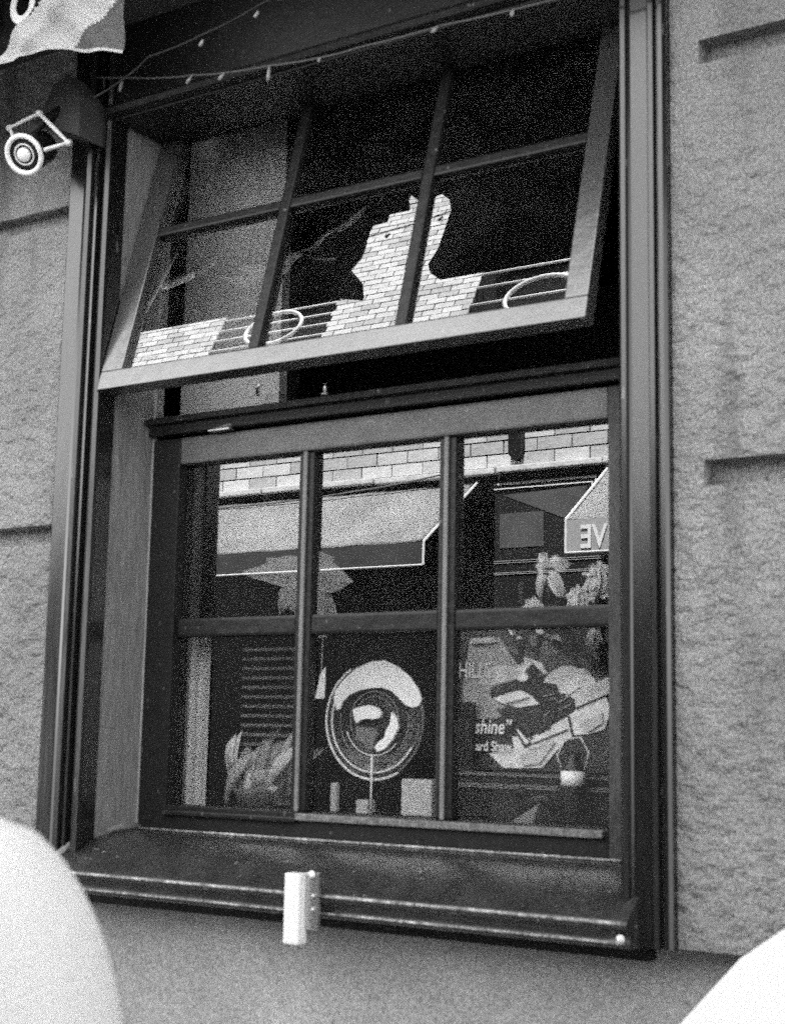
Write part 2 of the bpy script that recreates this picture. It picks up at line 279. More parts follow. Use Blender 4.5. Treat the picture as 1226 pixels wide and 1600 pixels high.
sill = link('sill', mesh(bm, 'sill', True), wf, 'gloss_sill' if 'gloss_sill' in M else 'gloss_paint')
for p in sill.data.polygons: p.use_smooth = len(p.vertices) > 3
tube('sill_end', [(-.095,-.03,-.076),(-.105,-.1,-.077),(-.118,-.18,-.088),(-.137,-.25,-.118),(-.150,-.30,-.155),(-.153,-.322,-.176)], .010, 'reveal_paint', wf)
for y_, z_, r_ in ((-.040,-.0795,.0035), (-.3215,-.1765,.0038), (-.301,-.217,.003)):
    tube('sill_highlight', [(-.10+.02*k, y_, z_) for k in (0, 20, 40, 60, 77.5)], r_, 'sill_highlight', wf, 8)  # pale tubes paint the highlight lines along the sill edges
box('sill_apron', WL, -.262, -.224, -.152, -.20, -.20, 'gloss_paint', wf)
box('under_sill_shade', -.16, -.20, -.262, 1.46, -.12, -.2285, 'dark_wood', wf, .002)  # dark strip painted as the shadow band below the sill

# ---------------------------------------------------------------- lower fixed sash
fs = thing('fixed_sash', 'lower fixed six pane window in worn dark wooden frame below the tilted one', 'window')
GX = [0, .43, .86, 1.30]; GZ0, GZM, GZT = 0, .462, .917
box('stile', -.098, -.034, -.078, -.0005, .035, .992, 'dark_wood', fs); box('stile', 1.295, -.034, -.078, 1.43, .035, .992, 'worn_paint', fs)
box('bottom_rail', 0.0005, -.034, -.078, 1.2945, .035, -.014, 'dark_wood', fs)
box('top_rail', 0.0005, -.034, GZT, 1.2945, .035, .992, 'top_rail_paint', fs, .006)
for x in (.43, .86): 
    box('muntin', x-.024, -.022, -.0135, x+.024, .012, GZT-.0005, 'sash_paint', fs, .006)
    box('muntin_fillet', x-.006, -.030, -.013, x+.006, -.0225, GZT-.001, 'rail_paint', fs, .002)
for a, b in ((0.0005, .4055), (.4545, .8355), (.8845, 1.2945)):
    box('cross_bar', a, -.020, GZM-.026, b, .012, GZM+.026, 'sash_paint', fs, .008)
box('putty_ledge', .44, -.048, -.034, 1.285, -.0345, -.016, 'dust', fs, .004)
box('putty_ledge', .0, -.047, -.04, .44, -.0345, -.026, 'sash_paint', fs, .004)
for i in range(3):
    for (a, b) in ((-.0135, GZM-.0265), (GZM+.0265, GZT)):
        xs = [(0.001, .4055), (.4545, .8355), (.8845, 1.294)][i]
        pane(xs[0], a, xs[1], b, 0, fs)
kn = thing('window_latch', 'small pale metal latch pin standing on the dark transom ledge', 'latch', (.517, -.07, 1.05))
tube('pin', [(0,0,0),(0,0,.03)], .005, 'metal', kn); lathe('base', [(.011,0),(.011,.004),(.006,.006)], 'metal', kn, 12)
kn = thing('window_fastener', 'small worn metal fastener on the left end of the lower sash top rail', 'latch', (.165, -.05, .993))
box('plate', -.045, -.012, 0, .03, .012, .006, 'metal', kn, .002); tube('lever', [(-.03,0,.008),(.02,-.006,.012),(.035,-.008,.012)], .005, 'dust', kn)

# ---------------------------------------------------------------- tilted open sash
TILT = R(15.5)
os_ = thing('open_sash', 'upper six pane window sash hinged at the top and tilted outwards with pale bottom rail', 'window', (0, -.275, 1.09), rot=(-TILT, 0, 0))
SX0, SX1, H = -.095, 1.352, .995
DP = .045
def ob(name, x0, y0, z0, x1, y1, z1, m, bevel=.003): return box(name, x0, y0, z0, x1, y1, z1, m, os_, bevel)
ob('bottom_rail', SX0, 0, 0, SX1, DP, .055, 'open_sash_paint', .003)
ob('left_stile', SX0, 0, .0555, -.020, DP, H, 'open_sash_paint'); ob('right_stile', 1.295, 0, .0555, SX1, DP, H, 'open_sash_paint')
ob('top_rail', -.0195, 0, .94, 1.2945, DP, H, 'sash_paint')
for x in (.425, .866): ob('muntin', x-.019, .002, .056, x+.014, .040, .9395, 'sash_paint', .006)
for a, b in ((-.0195, .4055), (.4395, .8465), (.8805, 1.2945)):
    ob('cross_bar', a, .002, .475, b, .040, .505, 'sash_paint', .006)
for i, (a, b) in enumerate(((-.0195, .4055), (.4395, .8465), (.8805, 1.2945))):
    for (c, d) in ((.0555, .4745), (.5055, .9395)):
        pane(a, c, b, d, .018, os_, 'glass_face_upper')

# ---------------------------------------------------------------- canopy above, its front edge torn
edge = [(-3.2,-.92),(-.12,-.92),(-.02,-.95),(.01,-.89),(.00,-.82),(.07,-.78),(.10,-.75),(.13,-.71),(.18,-.66),(.24,-.655),(.26,-.63),(.335,-.63),(.345,-.60),(.37,-.575),(.39,-.61),(.47,-.595),(.485,-.62),(.47,-.66),(.41,-.73),(.35,-.80),(.29,-.85),(.28,-.885),(.30,-.92),(3.8,-.92)]
cn = thing('canopy', 'dark cloth canopy over the window, its front edge torn in a ragged notch', 'canopy', (0, -.25, 2.14))
prism('canopy_cloth', [(-3.2, .012)] + [(x, y+.25) for x, y in edge] + [(3.8, .012)], 0, .012, 'z', 'canopy_cloth', cn)
for x in (-2.4, -1.0, 1.4, 2.6): tube('canopy_rib', [(x, .01, .02), (x, -.66, .02)], .010, 'metal', cn, 6)

# banner hung under the canopy
bn = thing('banner', 'white cloth banner with a large letter on a dark band, swagged at the top left', 'banner', (-.42, -.56, 2.085))
def bannerpos(u, v):
    # u 0..1 left to right, v 0..1 top to bottom
    x = -.95 + 1.162*u
    bot = 1.862 + .055*min(1, (1-u)/.16) - .035*max(0, (.80-u))/.3
    w2 = (x+.243)/.461*195 + .86*(2.124-2.137+(2.137-bot)*v)/.0017; fold = 1.3*math.exp(-((w2-146)/40)**2) + .5*math.exp(-((w2-128)/10)**2) + .4*math.exp(-((w2-168)/9)**2)
    z = 2.137 + (bot-2.137)*v
    return (x+.42, -.035*fold + .010*math.sin(u*19+v*3) + .012*math.sin(u*41-v*9)*v, z-2.085)
bm = bmesh.new(); NU, NV = 120, 30
gr = [[bm.verts.new(bannerpos(i/NU, j/NV)) for i in range(NU+1)] for j in range(NV+1)]
for j in range(NV):
    for i in range(NU):
        f = bm.faces.new((gr[j][i], gr[j][i+1], gr[j+1][i+1], gr[j+1][i]))
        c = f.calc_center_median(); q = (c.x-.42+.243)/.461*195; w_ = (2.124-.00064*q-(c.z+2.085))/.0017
        d = q + .86*w_ - 146        # dark lettered band, broad white fold, grey painted where the cloth is shaded
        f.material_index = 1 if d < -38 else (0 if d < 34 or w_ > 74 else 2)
bmesh.ops.solidify(bm, geom=bm.faces[:], thickness=.003)
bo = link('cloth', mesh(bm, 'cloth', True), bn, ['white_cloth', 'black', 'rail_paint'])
for ch_, x_ in (('N', .11), ('O', .245)):
    text('lettering', ch_, .145, 'white_print', bn, Matrix.Translation((x_, -.022, -.063)) @ Matrix.Rotation(R(90), 4, 'X'), .002, .80, bold=.005)

# string of lights
def catenary(pts, sag=.0, n=5):
    out = []
    for a, b in zip(pts, pts[1:]):
        for k in range(n):
            t = k/n; out.append((a[0]+(b[0]-a[0])*t, a[1]+(b[1]-a[1])*t, a[2]+(b[2]-a[2])*t - sag*4*t*(1-t)))
    out.append(pts[-1]); return out
GL = 'strings of small bulbs above the window'
s1 = thing('string_light', 'pale cord of small bulbs running along the lintel above the tilted sash', 'string light', (-.102, -.33, 1.964))
pts = [(-.102,-.33,1.964),(-.005,-.33,1.940),(.136,-.33,1.905),(.248,-.33,1.886),(.357,-.33,1.866),(.503,-.33,1.850),(.662,-.33,1.832),(.777,-.33,1.830),(1.012,-.33,1.826),(1.295,-.33,1.812),(1.6,-.31,1.80)]
O = Vector((-.102,-.33,1.964))
tube('cord', [Vector(p)-O for p in catenary(pts, .002, 4)], .0028, 'cord', s1, 6)
for (x, z, dx, dz) in ((-.002,1.93,0,-.035),(.248,1.884,-.012,-.022),(.357,1.864,-.012,-.018),(.505,1.848,.002,-.042),(.663,1.832,0,-.014),(1.0,1.826,-.012,-.016),(1.2,1.816,0,-.02)):
    a = Vector((x,-.33,z))-O; d = Vector((dx,-.008,dz))
    tube('bulb', [a, a+d*.3, a+d*.6, a+d], [.003,.004,.0055,.003], 'bulb', s1, 8)
s2 = thing('string_light', 'dark looped cord with two bulbs slung higher under the canopy', 'string light', (.0, -.5, 2.0))
O = Vector((0,-.5,2.0))
pts = [(.09,-.5,1.99-.17),(.20,-.5,1.85),(.27,-.5,1.885),(.45,-.5,1.90),(.62,-.5,1.93),(.8,-.5,1.97)]
tube('cord', [Vector(p)-O-Vector((.02,0,.02)) for p in catenary(pts, .004, 4)], .0022, 'sash_paint', s2, 6)
for p in ((.45,-.5,1.885),(.62,-.5,1.915)):
    a = Vector(p)-O-Vector((.02,0,.02)); tube('bulb', [a, a-Vector((.01,0,.014))], [.003,.005], 'bulb', s2, 8)

# ---------------------------------------------------------------- spotlight on the wall, top left
sp = thing('spotlight', 'wall spotlight with white ringed round lens and square bracket at upper left', 'spotlight', (-.24, -.235, 1.93))
O = Vector((-.24,-.235,1.93)); LC = Vector((-.265,-.42,1.742)); ax = (Vector((.17,-.62,-.42))).normalized()
rot = ax.to_track_quat('Z', 'Y').to_matrix().to_4x4()
def at(p, k=0): return Matrix.Translation(Vector(p)-O+ax*k) @ rot
lathe('housing', [(.030,-.11),(.046,-.10),(.052,-.02),(.052,0)], 'dark_wood', sp, 28, at(LC))
lathe('reflector', [(.050,.001),(.050,.004),(.0,.004)], 'black', sp, 28, at(LC))
lathe('lens', [(.020,.004),(.019,.012),(.012,.017),(.0,.018)], 'white_gloss', sp, 20, at(LC))
bm = bmesh.new(); tube_bm(bm, [(.051*math.cos(t), .051*math.sin(t), .006) for t in [i*math.pi/16 for i in range(32)]], .0075, 8, True); bmesh.ops.transform(bm, matrix=at(LC), verts=bm.verts)
link('ring', mesh(bm, 'ring', True), sp, 'white_gloss')
bm = bmesh.new(); tube_bm(bm, [(.028*math.cos(t), .028*math.sin(t), .006) for t in [i*math.pi/16 for i in range(32)]], .0025, 6, True); bmesh.ops.transform(bm, matrix=at(LC), verts=bm.verts)
link('inner_ring', mesh(bm, 'inner_ring', True), sp, 'iron')
P1, P2, P3 = [Vector(p)-O for p in ((-.356,-.40,1.845),(-.240,-.40,1.862),(-.122,-.40,1.752))]
P0 = Vector((-.325,-.40,1.79))-O; P4 = Vector((-.19,-.42,1.738))-O
bm = bmesh.new(); tube_bm(bm, [P0, P1, P1+(P2-P1)*.5, P2, P2+(P3-P2)*.5, P3, P4], .0065, 6); link('bracket', mesh(bm, 'bracket', True), sp, 'iron')
for p in (P1, P2, P3): lathe('bolt', [(.009,-.006),(.009,.006)], 'iron', sp, 10, Matrix.Translation(p) @ rot)
prism('wall_box', [(-.06,-.07),(.0,.03),(.05,.055),(.105,-.02),(.11,-.14),(.0,-.09)], -.12, -.003, 'y', 'canopy_cloth', sp, .004)
tube('arm', [(.03,-.1,-.03),(-.01,-.16,-.10),(-.025,-.165,-.13)], .014, 'dark_wood', sp)

# ---------------------------------------------------------------- white bracket on the sill edge
br = thing('stay_bracket', 'white upright block with small screws on the front edge of the sill', 'bracket', (.68, -.33, -.13))
box('block', -.028, -.034, -.152, .014, .0, .003, 'white_plastic', br, .004)
box('back_plate', .015, -.012, -.12, .05, .002, .006, 'metal', br, .003)
lathe('screw', [(.008,0),(.009,.005),(.005,.009),(.0,.01)], 'white_gloss', br, 14, Matrix.Translation((.036,-.014,.002)) @ Matrix.Rotation(R(90), 4, 'X'))
for z in (-.045, -.075): lathe('screw', [(.006,0),(.006,.004),(.0,.006)], 'metal', br, 12, Matrix.Translation((.038,-.013,z)) @ Matrix.Rotation(R(90), 4, 'X'))
sc_ = thing('corner_screw', 'bright metal screw at the lower right corner of the sill', 'screw', (1.452, -.322, -.205))
lathe('screw_head', [(.008,0),(.009,.005),(.005,.009),(0,.010)], 'iron', sc_, 14, Matrix.Rotation(R(90), 4, 'X'))

# ================================================================ BEHIND THE GLASS
o = box('board', -.17, .15, 1.065, .232, .165, 2.09, 'grey_panel', None, .002); o['label'] = 'pale grey board standing behind the tilted sash on the left'; o['category'] = 'board'
o = tube('hook', [(.145,.12,1.13),(.16,.1,1.145),(.17,.1,1.158)], .006, 'metal'); o['label'] = 'small metal hook on the pale grey board'; o['category'] = 'hook'
o = box('post', .235, .10, .99, .262, .16, 2.2, 'sash_paint', None, .004); o['label'] = 'dark upright post beside the pale grey board inside the window'; o['category'] = 'post'
# curtain behind the lower left pane
bm = bmesh.new(); n_ = 30; rows = []
for z in (-.05, .47):
    rows.append([bm.verts.new((-.12 + .185*i/n_, .055 + .007*math.sin(i*1.25), z)) for i in range(n_+1)])
for i in range(n_): bm.faces.new((rows[0][i], rows[0][i+1], rows[1][i+1], rows[1][i]))
bmesh.ops.solidify(bm, geom=bm.faces[:], thickness=.004)
o = link('curtain', mesh(bm, 'curtain', True), None, 'curtain'); o['label'] = 'pale pleated curtain strip behind the lower left pane'; o['category'] = 'curtain'
# slats added in place of layered reflections
bl = thing('added_blind', 'grey slatted blind added in place of layered reflections behind the lower left pane', 'blind', (.20, .16, .46))
for k in range(17): box('slat', -.10, -.012, -.47+.026*k, .12, .012, -.467+.026*k+.006, 'shop_mid', bl, .001)
o = box('window_shelf', -.15, .0365, -.04, 1.42, .36, -.018, 'dark_wood', None, .004); o['label'] = 'dark shelf board inside the window level with the bottom rail'; o['category'] = 'shelf'
# round dish ornament
dd = thing('round_dish', 'round glossy dish with white crescent rim and pale mask-like centre on thin stem', 'dish', (.561, .13, -.018))
DC = Vector((0, 0, .238)); Rd = .152
face = Matrix.Translation(DC) @ Matrix.Rotation(R(90), 4, 'X')
lathe('dish', [(.0,-.03),(.08,-.026),(.13,-.012),(Rd,.0),(Rd,.004),(.128,-.004),(.08,-.016),(0,-.02)], 'dish_metal', dd, 48, face)
for r_, th, mm, a0, a1 in ((Rd, .0035, 'iron', 120, 300), (Rd-.018, .0028, 'iron', 150, 330), (Rd-.003, .0022, 'rail_paint', -60, 120), (Rd-.045,.0022,'rail_paint',170,370),(.075,.002,'rail_paint',0,360), (Rd-.032,.0018,'iron',20,95), (.062,.0016,'rail_paint',30,200), (.09,.0016,'iron',200,320)):
    pts = [(DC.x + r_*math.cos(R(a)), -.004, DC.z + r_*math.sin(R(a))) for a in range(a0, a1+1, 6)]
    tube('ring', pts, th, mm, dd, 6)
def off(pl, dx=.561, dz=-.018): return [(x-dx, z-dz) for x, z in pl]
prism('crescent', off(CRESCENT), -.012, -.006, 'y', 'white_gloss', dd, .001)
prism('mask_brow', off(KNOB), -.012, -.001, 'y', 'white_print', dd, .002); prism('mask_chin', off(CHIN), -.011, -.001, 'y', 'rail_paint', dd, .002)
prism('inner_arc', off(ARC), -.012, -.002, 'y', 'white_print', dd, .002)
tube('stem', [(.0,-.012,.15),(.0,-.012,.0)], .003, 'iron', dd, 6); box('foot', -.035, -.03, 0, .0, .01, .035, 'grey_panel', dd, .003)
o = box('white_carton', .657, .11, -.017, .748, .17, .074, 'grey_panel', None, .004); o['label'] = 'small white carton on the shelf right of the round dish'; o['category'] = 'carton'
tg = thing('hanging_tag', 'narrow pale tag hanging on a thread inside the lower middle pane', 'tag', (.437, .06, .436))
box('thread_bar', -.012, -.002, -.002, .010, .002, .003, 'white_print', tg, 0); tube('thread', [(0,0,0),(-.002,0,-.11)], .0012, 'iron', tg, 5)
prism('tag_body', [(-.004,-.10),(.012,-.08),(.010,-.162),(-.018,-.162),(-.010,-.13)], -.003, .001, 'y', 'white_print', tg, 0)
o = box('candle', .452, .09, -.017, .470, .108, .058, 'grey_panel', None, .004); o['label'] = 'short white candle on the shelf below the hanging tag'; o['category'] = 'candle'
# poster
po = thing('poster', 'black and white concert poster with white banjo shapes and lettering, behind the lower right pane', 'poster', (.995, .2215, .05))
def off2(pl): return [(x-.995, z-.05) for x, z in pl]
tones = {}
def tone(a):
    k = 'print_%03d' % round(a*100); a = min(.92, a*1.2) if a > .2 else a
    if k not in M: S(k, a, .5, .4, 26, .45)
    return k
box('sheet', -.235, .002, .052, .215, .008, .42, tone(.05), po, 0)
for i, (nm, a, pl) in enumerate(POSTER):
    prism(nm, off2(pl), .0018-.0004*i, .0022, 'y', tone(a), po, 0)
def pt(x, z, k=0): return Matrix.Translation((x-.995, -.0145-k, z-.05)) @ Matrix.Rotation(R(90), 4, 'X')
text('lettering', 'HILLS', .056, tone(.6), po, pt(.763, .333), .0005, .72, bold=.0004)
text('lettering', 'shine\u201d', .052, 'white_print', po, pt(.813, .192), .0005, .80, bold=.0006, italic=.2)
text('lettering', 'ard Shaw', .034, 'white_print', po, pt(.817, .149), .0005, .82, bold=.0004)
box('left_edge', -.26, -.03, .0, -.178, -.014, .22, 'black', po, 0)
o = box('cabinet', .75, .19, -.017, 1.26, .30, .097, 'shop_dark', None, .004); o['label'] = 'dark low cabinet under the concert poster'; o['category'] = 'cabinet'
for z in (.088, .064, .058):
    o = box('cabinet_trim', .75, .182, z, 1.26, .189, z+.004, 'rail_paint', bpy.data.objects['cabinet'], 0)
jr = thing('labelled_jar', 'dark jar with a plain white label and wire handle before the poster', 'jar', (1.125, .135, -.018))
lathe('jar_body', [(.024,0),(.028,.01),(.028,.125),(.024,.14),(.018,.15),(.018,.17)], 'shop_dark', jr, 24)
lathe('jar_label', [(.0288,.09),(.0288,.125)], 'white_print', jr, 24)
tube('handle', [(-.03,0,.13),(-.042,0,.16),(-.02,0,.2),(.02,0,.205),(.042,0,.17),(.03,0,.13)], .002, 'iron', jr, 6)
cl = thing('toy_figure', 'small crouching dark figurine with pale highlights on the shelf', 'figurine', (1.05, .10, -.018))
tube('figure_body', [(-.04,0,.01),(-.02,0,.05),(.02,0,.06),(.05,0,.03)], [.012,.02,.018,.01], 'sash_paint', cl); lathe('figure_head', [(0,-.016),(.014,-.008),(.014,.008),(0,.016)], 'sash_paint', cl, 12, Matrix.Translation((-.045,0,.07)))
prism('paper_fold', [(-.06,.0),(.0,.0),(.02,.05)], -.03, -.024, 'y', 'rail_paint', cl, 0)
# flowers inside the window
def petal(parent, c, tip, wd, m='petal', curl=.02, name='petal'):
    c, tip = Vector(c), Vector(tip); d = tip-c; L = d.length; d.normalize(); sd_ = d.cross(Vector((0,-1,0))).normalized(); n_ = 9
    bm = bmesh.new(); g = []
    for i in range(n_+1):
        t = i/n_; ww = wd*math.sin(math.pi*min(1, .12+t*.88))**.8*(1-.25*t)
        g.append([bm.verts.new(c + d*L*t + sd_*ww*k*.5 + Vector((0, -curl*4*t*(1-t) + .35*abs(k)*ww*.5 + curl*1.2*t*t, .012*math.sin(t*5+k)))) for k in (-1, -.5, 0, .5, 1)])
    for i in range(n_):
        for k in range(4): bm.faces.new((g[i][k], g[i+1][k], g[i+1][k+1], g[i][k+1]))
    bmesh.ops.solidify(bm, geom=bm.faces[:], thickness=.0015)
    return link(name, mesh(bm, name, True), parent, m)
def flower(loc, tips, wd, label, stem_to, m='petal', grp=None):
    f = thing('flower', label, 'flower', loc, grp)
    for (x, z, y) in tips: petal(f, (0, 0, 0), (x-loc[0], y, z-loc[2]), wd, m)
    tube('flower_centre', [(0, 0, -.01), (0, -.012, 0)], [.006, .012], 'leaf', f)
    tube('flower_stem', [(0, .005, 0), ((stem_to[0]-loc[0])*.3, .01, (stem_to[1]-loc[2])*.5), (stem_to[0]-loc[0], .01, stem_to[1]-loc[2])], .003, 'leaf', f, 6)
    return f
flower((.335, .10, .60), [(.125,.63,-.02), (.20,.665,-.01), (.235,.515,.01), (.30,.505,.0), (.50,.592,-.02), (.44,.50,.0), (.41,.665,.02)], .085, 'large pale lily with long petals behind the left upright bar', (.36, -.02), 'petal_dim')
flower((1.075, .10, .585), [(1.065,.642,-.01), (1.128,.612,0), (1.12,.525,0), (1.05,.522,-.01), (1.03,.608,0)], .034, 'small white five petalled flower left of the blooms in the right pane', (1.262, .44))
def bloom(loc, r, label, stem_to, seed):
    f = thing('rose', label, 'flower', loc, 'white roses at the right edge of the window'); rnd = random.Random(seed)
    for ring, (k, rr, tilt) in enumerate(((7, 1.0, .25), (6, .72, .55), (5, .42, .9))):
        for i in range(k):
            a = 2*math.pi*i/k + ring*.5 + rnd.uniform(-.15, .15)
            petal(f, (0, .01*(2-ring), 0), (r*rr*math.cos(a), -r*tilt*.7, r*rr*math.sin(a)), r*.95, 'petal', .008)
    tube('flower_stem', [(0, .01, 0), (stem_to[0]-loc[0], .012, stem_to[1]-loc[2])], .003, 'leaf', f, 6)
pf = thing('broad_leaf_plant', 'pale broad leaved plant arching in the bottom corner of the lower left pane', 'plant', (.17, .15, -.018))
rnd = random.Random(11)
for k in range(30):
    x = rnd.uniform(-.09, .07); L_ = rnd.uniform(.13, .22)*(1+x*1.6); a = rnd.uniform(.7, 1.45)
    petal(pf, (x, rnd.uniform(-.03, .05), rnd.uniform(0, .05)), (x+L_*math.cos(a), rnd.uniform(-.06, .05), .03+L_*math.sin(a)), rnd.uniform(.03, .06), rnd.choice(('petal_dim', 'curtain', 'petal')), .03, 'leaf')
lathe('pot', [(.05,0),(.07,.04),(.07,.05)], 'shop_mid', pf, 20)
bloom((1.205, .10, .56), .048, 'largest white rose at the right edge of the upper right pane', (1.262, .44), 1)
bloom((1.150, .10, .515), .036, 'smaller white rose low down left of the largest one', (1.262, .44), 2)
bloom((1.035, .09, .487), .040, 'white rose half hidden behind the cross bar under the five petalled flower', (1.262, .44), 3)
bloom((1.19, .11, .425), .022, 'small white rosebud just below the cross bar at the right', (1.262, .40), 5)
vs_ = thing('hanging_vase', 'small dark vase hanging at the right edge of the window holding the white flowers', 'vase', (1.268, .12, .34))
lathe('vase_body', [(.012,0),(.03,.02),(.034,.06),(.02,.1),(.026,.12)], 'shop_mid', vs_, 20)
fl = thing('foliage', 'dark leafy sprays among the white flowers in the right pane', 'leaves', (1.13, .13, -.018))
rnd = random.Random(4)
for k in range(46):
    x = rnd.uniform(.97, 1.25)-1.13; z = rnd.uniform(.38, .62); a = rnd.uniform(0, 6.28); q = rnd.uniform(.025, .06)
    petal(fl, (x, rnd.uniform(0, .04), z), (x+q*math.cos(a), rnd.uniform(-.02, .03), z+q*math.sin(a)), .018, 'leaf', .006, 'leaf')
# ================================================================ ACROSS THE LANE (seen in the panes)
FY = -5.0
bb = thing('brick_building', 'sunlit pale brick building across the lane with balcony and awnings', 'building', (0, FY, G))
def F(name, x0, y0, z0, x1, y1, z1, m, bevel=0, **p): return box(name, x0, y0-FY, z0-G, x1, y1-FY, z1-G, m, bb, bevel, **p)
XL, XR = -11.5, 6.0
# core wall with the shop front recess and the balcony bays left open
F('mortar_wall', XL, FY-.35, 1.80, XR, FY-.014, 6.62, 'mortar')
F('mortar_wall', XL, FY-.35, 7.62, XR, FY-.014, 9.6, 'mortar')
BAYS = [(-5.69, -4.44), (-3.01, -1.76), (-.3, 1.0), (-8.6, -7.3), (2.4, 3.7)]
xs = sorted(BAYS); prev = XL
for a, b in xs: F('mortar_wall', prev, FY-.35, 6.621, a, FY-.014, 7.619, 'mortar'); prev = b
F('mortar_wall', prev, FY-.35, 6.621, XR, FY-.014, 7.619, 'mortar')
for a, b in xs: F('bay_back', a-.05, FY-.6, 6.6, b+.05, FY-.36, 7.64, 'shop_mid')
# bricks: those of the band over the awnings one by one, the rest of the wall as one
BW, BH, JT = .232, .0765, .0095
def brick_me(nm, w_, h_, dy=0):
    bm = bmesh.new(); bbox(bm, 0, -.02, 0, w_, .0+dy, h_); return mesh(bm, nm)
protos = []
for k in range(4):
    for mm in ('brick', 'brick_pale', 'brick_dull'):
        me = brick_me('brick', BW, BH, .002*k); me.materials.append(M[mm]); protos.append(me)
bmr = bmesh.new(); slots = ['brick', 'brick_pale', 'brick_dull']
z = 1.882; row = 0
while z < 9.5:
    if z > 4: BW, BH, JT = .180, .0535, .0115
    x = XL + (0 if row % 2 == 0 else -(BW+JT)/2)
    while x < XR:
        x0, x1 = max(x, XL), min(x+BW, XR); zc = z+BH/2
        hole = any(x1 > a+.005 and x0 < b-.005 for a, b in BAYS) and 6.62 < zc < 7.62
        if hole:
            # cut the brick at the jamb of the bay
            for a, b in BAYS:
                if x0 < a-.03 < x1: x1 = a; hole = False
                elif x0 < b+.03 < x1 and x1 > b+.03: x0 = b; hole = False
        if not hole and x1-x0 > .03:
            if row < 4 and x0 > -4.75 and x1 < -.3 and x1-x0 > BW-.001:
                o = bpy.data.objects.new('brick', random.choice(protos)); COL.objects.link(o); o.parent = bb
                o.location = (x0, 0, z-G)
            else:
                nf = len(bmr.faces); dy = random.uniform(0, .006)
                bbox(bmr, x0, -.02, z-G, x1, dy, z-G+BH)
                mi = random.randrange(3); bmr.faces.ensure_lookup_table()
                for f in bmr.faces[nf:]: f.material_index = mi
        x += BW+JT
    z += BH+JT; row += 1
o = link('brickwork', mesh(bmr, 'brickwork'), bb, slots); o['kind'] = 'stuff'
# ledge of pale stone, dark gap under it, fascia
x = -6.2
while x < 3:
    L = random.uniform(.5, .95); dz = random.uniform(-.006, .006); dy = random.uniform(0, .012)
    F('ledge_stone', x, FY-.02, 1.835+dz, x+L-.014, FY+.05+dy, 1.873+dz, 'stone', .008); x += L
F('fascia', -6.2, FY-.30, 1.70, 3, FY-.05, 1.80, 'shop_dark')
F('shop_back', XL, FY-1.2, G, XR, FY-1.0, 1.80, 'shop_dark')
for x in (-8.5, -6.3, 1.9, 4.6): F('pier', x, FY-.35, G, x+.35, FY-.01, 1.80, 'brick')
F('parapet', XL, FY-.4, 9.6, XR, FY+.06, 9.75, 'stone')
F('body', XL, FY-6, G, XR, FY-1.25, 9.6, 'mortar')
# window frame lines in the gap between awnings
wn = box('shop_window', -1.80, FY-.055-FY, G-G, -1.02, FY-.03-FY, 1.80-G, 'shop_dark', bb, 0)
for (x0, z0, x1, z1) in ((-1.80, 1.765, -1.085, 1.777), (-1.80, 1.735, -1.11, 1.743), (-1.095, 1.60, -1.085, 1.765), (-1.118, 1.66, -1.11, 1.735)):
    box('window_bar', x0, FY-.028-FY, z0-G, x1, FY-.012-FY, z1-G, 'piping', wn, 0)
box('window_sheet', -1.76, FY-.029-FY, 1.36-G, -1.45, FY-.022-FY, 1.58-G, 'shop_mid', wn, 0)
prism('lit_triangle', [(-1.74,1.70-G),(-1.15,1.72-G),(-1.24,1.50-G)], FY-.029-FY, FY-.024-FY, 'y', 'shop_mid', wn, 0)  # paler triangle painted for the lit patch inside the shop
for z_ in (1.275, 1.262, 1.20, 1.19): box('window_bar', -1.80, FY-.029-FY, z_-G, -1.04, FY-.02-FY, z_+.004-G, 'grey_panel', wn, 0)
# downpipe
dp = thing('downpipe', 'short dark rainwater outlet ending in a point on the brick wall', 'pipe', (-1.615, FY, 1.95))
prism('pipe_body', [(-.045,.6),(.045,.6),(.045,.0),(.01,-.045),(-.01,-.045),(-.045,.0)], .002, .06, 'y', 'sash_paint', dp, .004)
# balcony railing with circles
rl = thing('balcony_railing', 'white iron balcony railing with circular hoops between brick piers', 'railing', (0, FY, 6.6))
def rail(x0, x1, zz, r=.012): tube('rail', [(x0, .0, zz-6.6), (x1, .0, zz-6.6)], r, 'piping', rl, 6)
for zz in (6.80, 6.93, 7.055, 7.19): rail(-5.69, -4.44, zz)
for zz in (6.86, 7.06, 7.22): rail(-3.01, -1.76, zz)
def hoop(cx, cz, rx, rz): tube('hoop', [(cx+rx*math.cos(t), .014, cz-6.6+rz*math.sin(t)) for t in [i*math.pi/20 for i in range(40)]], .020, 'piping', rl, 6, True)
hoop(-5.03, 6.965, .30, .20); hoop(-2.37, 6.84, .31, .21)
